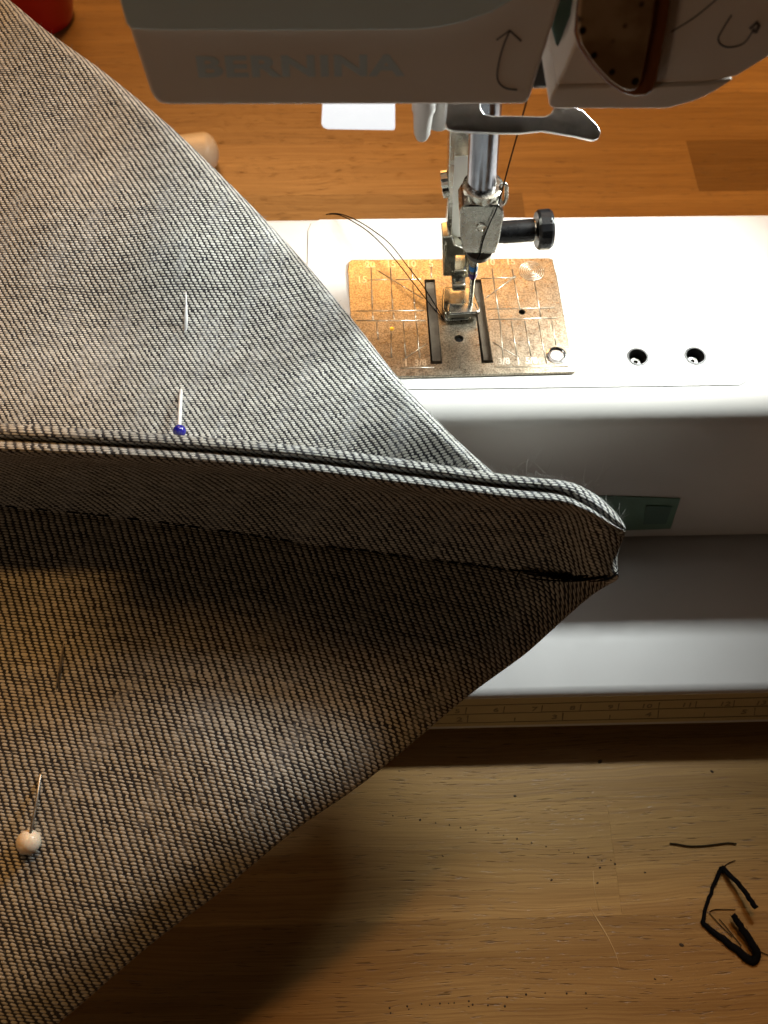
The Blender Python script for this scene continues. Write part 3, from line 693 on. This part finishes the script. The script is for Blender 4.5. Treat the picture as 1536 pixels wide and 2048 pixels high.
def sheet(name, P, Wd, parent, crease=None, uvs=1.0):
    """uv in millimetres of cloth: u along the weft, v across it; the crease row starts the flat panel"""
    nr, nc = P.shape[:2]; k = NCOL-1; Nd = np.array((Wd[1], -Wd[0], 0.0))
    u = P@Wd; n = P@Nd
    if crease is None: v = n.copy()
    else:
        d = P[1:]-P[:-1]; d = d-(d@Wd)[..., None]*Wd; seg = np.linalg.norm(d, axis=2)
        v = np.concatenate((np.zeros((1, nc)), np.cumsum(seg, 0)), 0)
        uc, nc_, vc = u[crease, :k+1], n[crease, :k+1], v[crease, :k+1]
        for r in range(crease+1, nr): v[r] = np.interp(u[r], uc, vc)+(n[r]-np.interp(u[r], uc, nc_))
    arcu = np.concatenate((np.zeros((nr, 1)), np.cumsum(np.linalg.norm(P[:, 1:]-P[:, :-1], axis=2), 1)), 1)
    tu, tv = np.gradient(u[:, k]), np.gradient(v[:, k]); L_ = np.hypot(tu, tv)+1e-9
    ker = np.ones(5)/5; nu = np.convolve(np.pad(tv/L_, 2, 'edge'), ker, 'valid'); nv = np.convolve(np.pad(-tu/L_, 2, 'edge'), ker, 'valid')
    ex = arcu[:, k+1:]-arcu[:, k:k+1]
    u[:, k+1:] = u[:, k:k+1]+ex*nu[:, None]; v[:, k+1:] = v[:, k:k+1]+ex*nv[:, None]
    fs = [(r*nc+c, (r+1)*nc+c, (r+1)*nc+c+1, r*nc+c+1) for r in range(nr-1) for c in range(nc-1)]
    o = obj(name, P.reshape(-1, 3), fs, M['denim'], parent, True, uv=np.stack((u, v), 2).reshape(-1, 2)*uvs)
    md = o.modifiers.new('smooth', 'SUBSURF'); md.levels = 1; md.render_levels = 2
    return o
sheet('front_layer', P, WF, cloth, ICR, 1.05)
# back layer ---------------------------------------------------------
Sk = [(-110, -110), (-40, -50), (20, 0), (100, 66), (200, 137), (330, 243), (430, 338), (560, 470), (690, 620), (800, 760), (900, 866), (975, 934), (1000, 956)]
SP = smooth_path(Sk, 300)
ctrl = [(-260, -150, 112), (0, -60, 110), (20, 0, 110), (-200, 250, 100), (150, 250, 99), (330, 243, 101), (100, 450, 95), (560, 470, 94), (350, 480, 94.5), (-200, 600, 86), (200, 650, 84), (500, 680, 84), (690, 620, 90.5), (800, 760, 91),
        (-200, 850, 82), (300, 850, 83), (600, 850, 86), (800, 870, 92), (900, 866, 96), (990, 948, 97), (850, 940, 90), (1060, 1010, 94), (-200, 1050, 80), (500, 1050, 80), (900, 1050, 82)]
cp = np.array([(a, b) for a, b, _ in ctrl], float)/1000; cz = np.array([c for *_, c in ctrl], float)
def tps(d): return np.where(d > 1e-9, d*d*np.log(d+1e-12), 0)
K = tps(np.linalg.norm(cp[:, None]-cp[None], axis=2))+.002*np.eye(len(cp)); Pm = np.hstack((np.ones((len(cp), 1)), cp))
A_ = np.block([[K, Pm], [Pm.T, np.zeros((3, 3))]]); wts = np.linalg.solve(A_, np.concatenate((cz, np.zeros(3))))
def zback(px, py):
    q = np.stack((px, py), 1)/1000; return tps(np.linalg.norm(q[:, None]-cp[None], axis=2))@wts[:len(cp)]+np.hstack((np.ones((len(q), 1)), q))@wts[len(cp):]
rows = []; NBK = 64
for j in range(NBK+1):
    i = j/NBK*(len(SP)-1); b = np.array([np.interp(i, range(len(SP)), SP[:, k]) for k in (0, 1)])
    px = -280+(b[0]+280)*np.linspace(0, 1, NCOL)**.8; yl = b[1]-.02*(b[0]+280)
    py = yl+(b[1]-yl)*(px+280)/(b[0]+280)
    z = zback(px, py); edge = np.abs(px-b[0]); z = z-2.6*np.clip(1-edge/34, 0, 1)**2.5+.5*np.sin(px/120-py/160)
    rows.append(np.stack((px, py, z), 1))
P = np.array([[on_z(*q) for q in r] for r in rows])
P = roll_under(P, np.array((-.8, -.6, 0)), ((.3, .7, 0), (.2, 1.6, 0), (0, 2.8, .5), (0, 4.6, 2.5), (0, 7, 7), (0, 10, 16)))
WB = _n((1, -.03, 0))
sheet('back_layer', P, WB, cloth, None, 1.27)
# thread in the seam and the knot near the corner
def cpt(px, py, dz=.25):
    return on_z(px, py, float(interp([(-260, 79), (600, 79), (1000, 81), (1150, 84), (1240, 90)], px))+dz)
sp_ = []
xq = np.linspace(-20, 1040, 140); yq = curve_y(Ck, xq)+rng.normal(0, 1.2, 140)
for a in range(0, 138, 4):
    if rng.random() < .8: sp_.append(([cpt(x, y, .25) for x, y in zip(xq[a:a+4], yq[a:a+4])], .16))
tubes('seam_stitches', sp_, M['thread'], cloth, 5)
sp_ = []
for k in range(11):
    x0, x1 = rng.uniform(1030, 1110), rng.uniform(1150, 1232)
    xx = np.linspace(x0, x1, 14); yy = curve_y(Ck, xx)+np.interp(xx, [1030, 1120, 1232], [4, -2, -2])+rng.normal(0, 3.0)+4*np.sin(np.linspace(0, rng.uniform(3, 7), 14)+rng.uniform(0, 6))
    sp_.append(([cpt(x, y, .9+.4*rng.random()) for x, y in zip(xx, yy)], .17))
for pts in (((1040, 1142), (1034, 1152), (1030, 1168), (1036, 1178)), ((1045, 1142), (1072, 1140), (1085, 1128), (1110, 1122), (1122, 1118)), ((1180, 1163), (1212, 1160), (1236, 1148)), ((1190, 1163), (1220, 1155), (1238, 1140))):
    sp_.append(([cpt(*p, 1.0) for p in smooth_path(pts, 12)], .13))
tubes('knotted_thread', sp_, M['thread'], cloth, 5)
# loose fibres on the edges
fl = []; fd = []
def hair(px, py, z, lst, L=2.2):
    p = on_z(px, py, z); d = np.array((rng.normal(), rng.normal()*.6+.6, rng.normal()*.5+.6)); d = _n(d)*rng.uniform(.4, 1)*L; c = rng.normal(0, .35, 3)*L
    pts = [p+d*t+c*t*t for t in np.linspace(0, 1, 6)]; lst.append((pts, rng.uniform(.010, .02)))
for k in range(330):
    x = rng.uniform(0, 1250) if k % 2 else rng.uniform(930, 1250); hair(x, float(curve_y(Tk, [x])[0])+rng.uniform(0, 8), float(np.interp(x, xs, zr))-.8, fl if k % 3 else fd, 1.6)
for k in range(10): x = rng.uniform(985, 1180); hair(x, float(curve_y(Tk, [x])[0])+2, float(np.interp(x, xs, zr))-.8, fl, 5.0)
for k in range(170):
    i = rng.uniform(60, 290); q = (np.interp(i, range(300), SP[:, 0]), np.interp(i, range(300), SP[:, 1])); hair(q[0]-3, q[1]+2, float(zback(np.array([q[0]]), np.array([q[1]]))[0])-3, fl if k % 3 else fd, 1.2)
tubes('loose_fibres', fl, M['fuzz'], cloth, 3, kind='stuff'); tubes('dark_fibres', fd, M['fuzz_dark'], cloth, 3, kind='stuff')

# ================================================================== PINS
def pin(label, px_head, segs, zf, rh, hm, r, sm):
    h = on_z(*px_head, zf(*px_head)+rh*.55); t = thing('dressmaking_pin', label, 'pin', h, 'round headed pins stuck through the denim')
    lathe('head', [(0, -rh)]+[(rh*math.cos(a), rh*math.sin(a)) for a in np.linspace(-1.5, 1.5, 15)]+[(0, rh)], h, (0, 0, 1), hm, t, 24)
    pts = []
    for (px, py, dz) in segs: pts.append(on_z(px, py, zf(px, py)+dz))
    sp = smooth_path(pts, 40); rr = np.full(40, r); rr[-5:] = np.linspace(r, r*.2, 5)
    tube('shaft', sp, rr, sm, t, 8)
zb1 = lambda px, py: float(zback(np.array([px]), np.array([py]))[0])+.5*math.sin(px/120-py/160)
def zf1(px, py):
    dy = max(py-float(curve_y(Ck, [px])[0]), 0)
    return 79-2.2e-5*dy**2+.9*math.sin(px/190+py/260)*min(1, dy/120)+1.3*math.exp(-((px-420-.55*(py-1500))/150)**2)*min(1, dy/200)
pin('blue headed pin through the back layer just above the thick seam', (359, 862), ((359, 862, .6), (359, 845, 2.0), (361, 800, 1.2), (362, 786, 0), (366, 740, -2.6), (370, 690, -2.6), (371, 658, 0), (372, 640, 1.2), (372, 583, 2.2)), lambda a, b: zb1(a, b)+(1.6 if b > 855 else 0), 1.4, M['pin_blue'], .44, M['pin_steel'])
pin('ivory ball headed pin in the shaded lower layer of denim', (57, 1684), ((57, 1684, 2.4), (66, 1640, 1.8), (74, 1595, 1.1), (80, 1556, 0), (92, 1490, -2.2), (106, 1420, -2.2), (114, 1374, 0), (121, 1330, .9), (128, 1280, 1.5)), zf1, 2.2, M['pin_white'], .28, M['dull_pin'])

# ================================================================== THREADS
th = [on_y(px, py, y) for px, py, y in ((1056, 190, 122), (1050, 214, 124), (1036, 265, 127), (1019, 325, 129), (1003, 385, 131), (992, 420, 132), (978, 450, 132.2), (966, 482, 132.3), (960, 508, 132.3), (953, 524, 133.5), (946, 570, 135)) ]
tag(tube('sewing_thread', smooth_path(th, 60), .14, M['thread']), 'black thread running from the machine head down across the needle clamp', 'thread')
def tail(pts, label):
    p = [on_z(px, py, z) for px, py, z in pts]; tag(tube('thread_tail', smooth_path(p, 60), .13, M['thread']), label, 'thread', 'loose thread tails behind the foot')
tail(((886, 636, ZP+.3), (868, 606, ZP+1.5), (846, 572, ZP+3), (815, 532, ZP+4.5), (780, 488, ZP+5), (745, 460, ZP+4.5), (712, 440, ZP+3), (684, 429, ZP+1), (665, 427, ZP), (652, 429, ZB)), 'upper of two black thread tails curling left from the presser foot')
tail(((888, 640, ZP+.3), (860, 608, ZP+1.2), (833, 574, ZP+2.5), (795, 525, ZP+3.8), (765, 490, ZP+4), (735, 462, ZP+3.6), (706, 443, ZP+2.3), (682, 431, ZP+.8), (668, 428.5, ZB+.2), (658, 428.5, ZB)), 'lower of two black thread tails curling left from the presser foot')
# scraps on the table
def ribbon(name, pts, wdt, label, hs):
    V_, F_ = [], []; P_ = smooth_path([(*on_z(px, py, 0)[:2], h) for (px, py), h in zip(pts, hs)], 70); T_ = np.gradient(P_, axis=0)
    for i, (p, t) in enumerate(zip(P_, T_)):
        n = _n(np.cross((0, 0, 1.0), t)); w = .85*np.interp(i/69, np.linspace(0, 1, len(wdt)), wdt); j = .08*random.uniform(-1, 1)
        for a, b in ((-1, 0), (1, 0), (1, .55), (0, .75), (-1, .55)): V_.append(p+n*(a*w/2+j*2)+np.array((0, 0, b*.7)))
    for i in range(69):
        for k in range(5): F_.append((i*5+k, i*5+(k+1) % 5, (i+1)*5+(k+1) % 5, (i+1)*5+k))
    F_ += [(4, 3, 2, 1, 0), tuple(69*5+k for k in range(5))]
    return V_, F_
scrap = thing('yarn_scrap', 'zigzag scrap of black yarn lying on the tabletop at lower right', 'yarn', (*on_z(1440, 1860, 0)[:2], 0))
v, f = ribbon('s', ((1501, 1818), (1485, 1792), (1466, 1764), (1450, 1744), (1444, 1736), (1436, 1746), (1424, 1778), (1412, 1812), (1405, 1842), (1412, 1852), (1440, 1874), (1470, 1898), (1494, 1916), (1505, 1921), (1512, 1908), (1500, 1888), (1482, 1862), (1468, 1842), (1459, 1830)), (1.5, 1.4, 1.5, 1.2, 1.0, 1.0, 1.5, 2.0, 2.4, 2.3, 2.1, 1.9, 1.5), 's', (3.5, 3, 2, 1, .6, .4, .2, .1, .1, .1, .1, .1, .1, .2, .8, 1.2, 1.5, 1.8, 2.0))
obj('yarn', v, f, M['thread'], scrap, True)
fz = []
sv = np.array(v)
for k in range(260):
    p = sv[rng.integers(0, len(sv))]; d = _n((rng.normal(), rng.normal(), abs(rng.normal())*.5)); fz.append(([p, p+d*rng.uniform(.15, .4), p+d*rng.uniform(.4, .75)+rng.normal(0, .12, 3)], .035))
tubes('yarn_fuzz', fz, M['thread'], scrap, 3, kind='stuff')
tubes('loose_strand', [([(*on_z(*p, 0)[:2], .3) for p in smooth_path(q, 16)], .1) for q in (((1445, 1736), (1455, 1727), (1470, 1721)), ((1418, 1824), (1430, 1819), (1470, 1819)), ((1418, 1826), (1436, 1846), (1464, 1874)), ((1438, 1838), (1450, 1852), (1482, 1892)), ((1510, 1894), (1522, 1904), (1540, 1912)))], M['thread'], scrap, 5)
p = [(*on_z(*q, 0)[:2], .35) for q in ((1339, 1687), (1352, 1688), (1375, 1692), (1400, 1692), (1430, 1689), (1455, 1686), (1472, 1688))]
tag(tube('thread_snippet', smooth_path(p, 30), .2, M['snippet']), 'short straight dark thread snippet on the table above the yarn scrap', 'thread')

# ================================================================== TAPE, AND THINGS BEHIND
tp = [on_plane(px, py, PF+NF*.3, NF) for px, py in ((1180, 992), (1290, 995), (1361, 998), (1341, 1058), (1256, 1061), (1170, 1060))]
o = prism('adhesive_tape', tp, (0, .3, 0), M['tape'], None, .08, 1); tag(o, 'strip of dull green tape stuck on the white front of the sewing bed', 'tape')
tq = [on_plane(px, py, PF+NF*.62, NF) for px, py in ((1292, 1012), (1344, 1014), (1332, 1048), (1286, 1049))]
prism('tape_print', tq, (0, .1, 0), plastic('dim_green_print', (.10, .20, .17), .4), o, 0)
c = on_z(80, 36, 0)
cup = thing('red_cup', 'shiny red plastic cup on the table behind the denim at upper left', 'cup', (c[0], c[1], 0))
lathe('cup_body', [(12, .1), (14.5, .8), (16, 6), (17.5, 22), (18.5, 34), (17.6, 34), (16.6, 22), (14.5, 6), (0, 3)], (c[0], c[1], 0), (0, 0, 1), M['red'], cup, 40)
lathe('rim', [(18.2, 33), (19.2, 34), (18.2, 35), (17.4, 34), (18.2, 33)], (c[0], c[1], 0), (0, 0, 1), M['red'], cup, 40, cap=False)
c0 = on_z(300, 318, 7); c1 = on_z(437, 300, 7); axp = c1-c0; Lp = np.linalg.norm(axp)
tag(lathe('wooden_peg', [(0, 0), (4, .4), (7, 4), (7, Lp-5)]+[(7*math.cos(a), Lp-5+5*math.sin(a)) for a in np.linspace(.2, 1.5, 8)]+[(0, Lp)], (c0[0], c0[1], 7.0), axp, M['peg'], None, 32), 'pale rounded wooden peg lying on the table behind the fabric', 'peg')
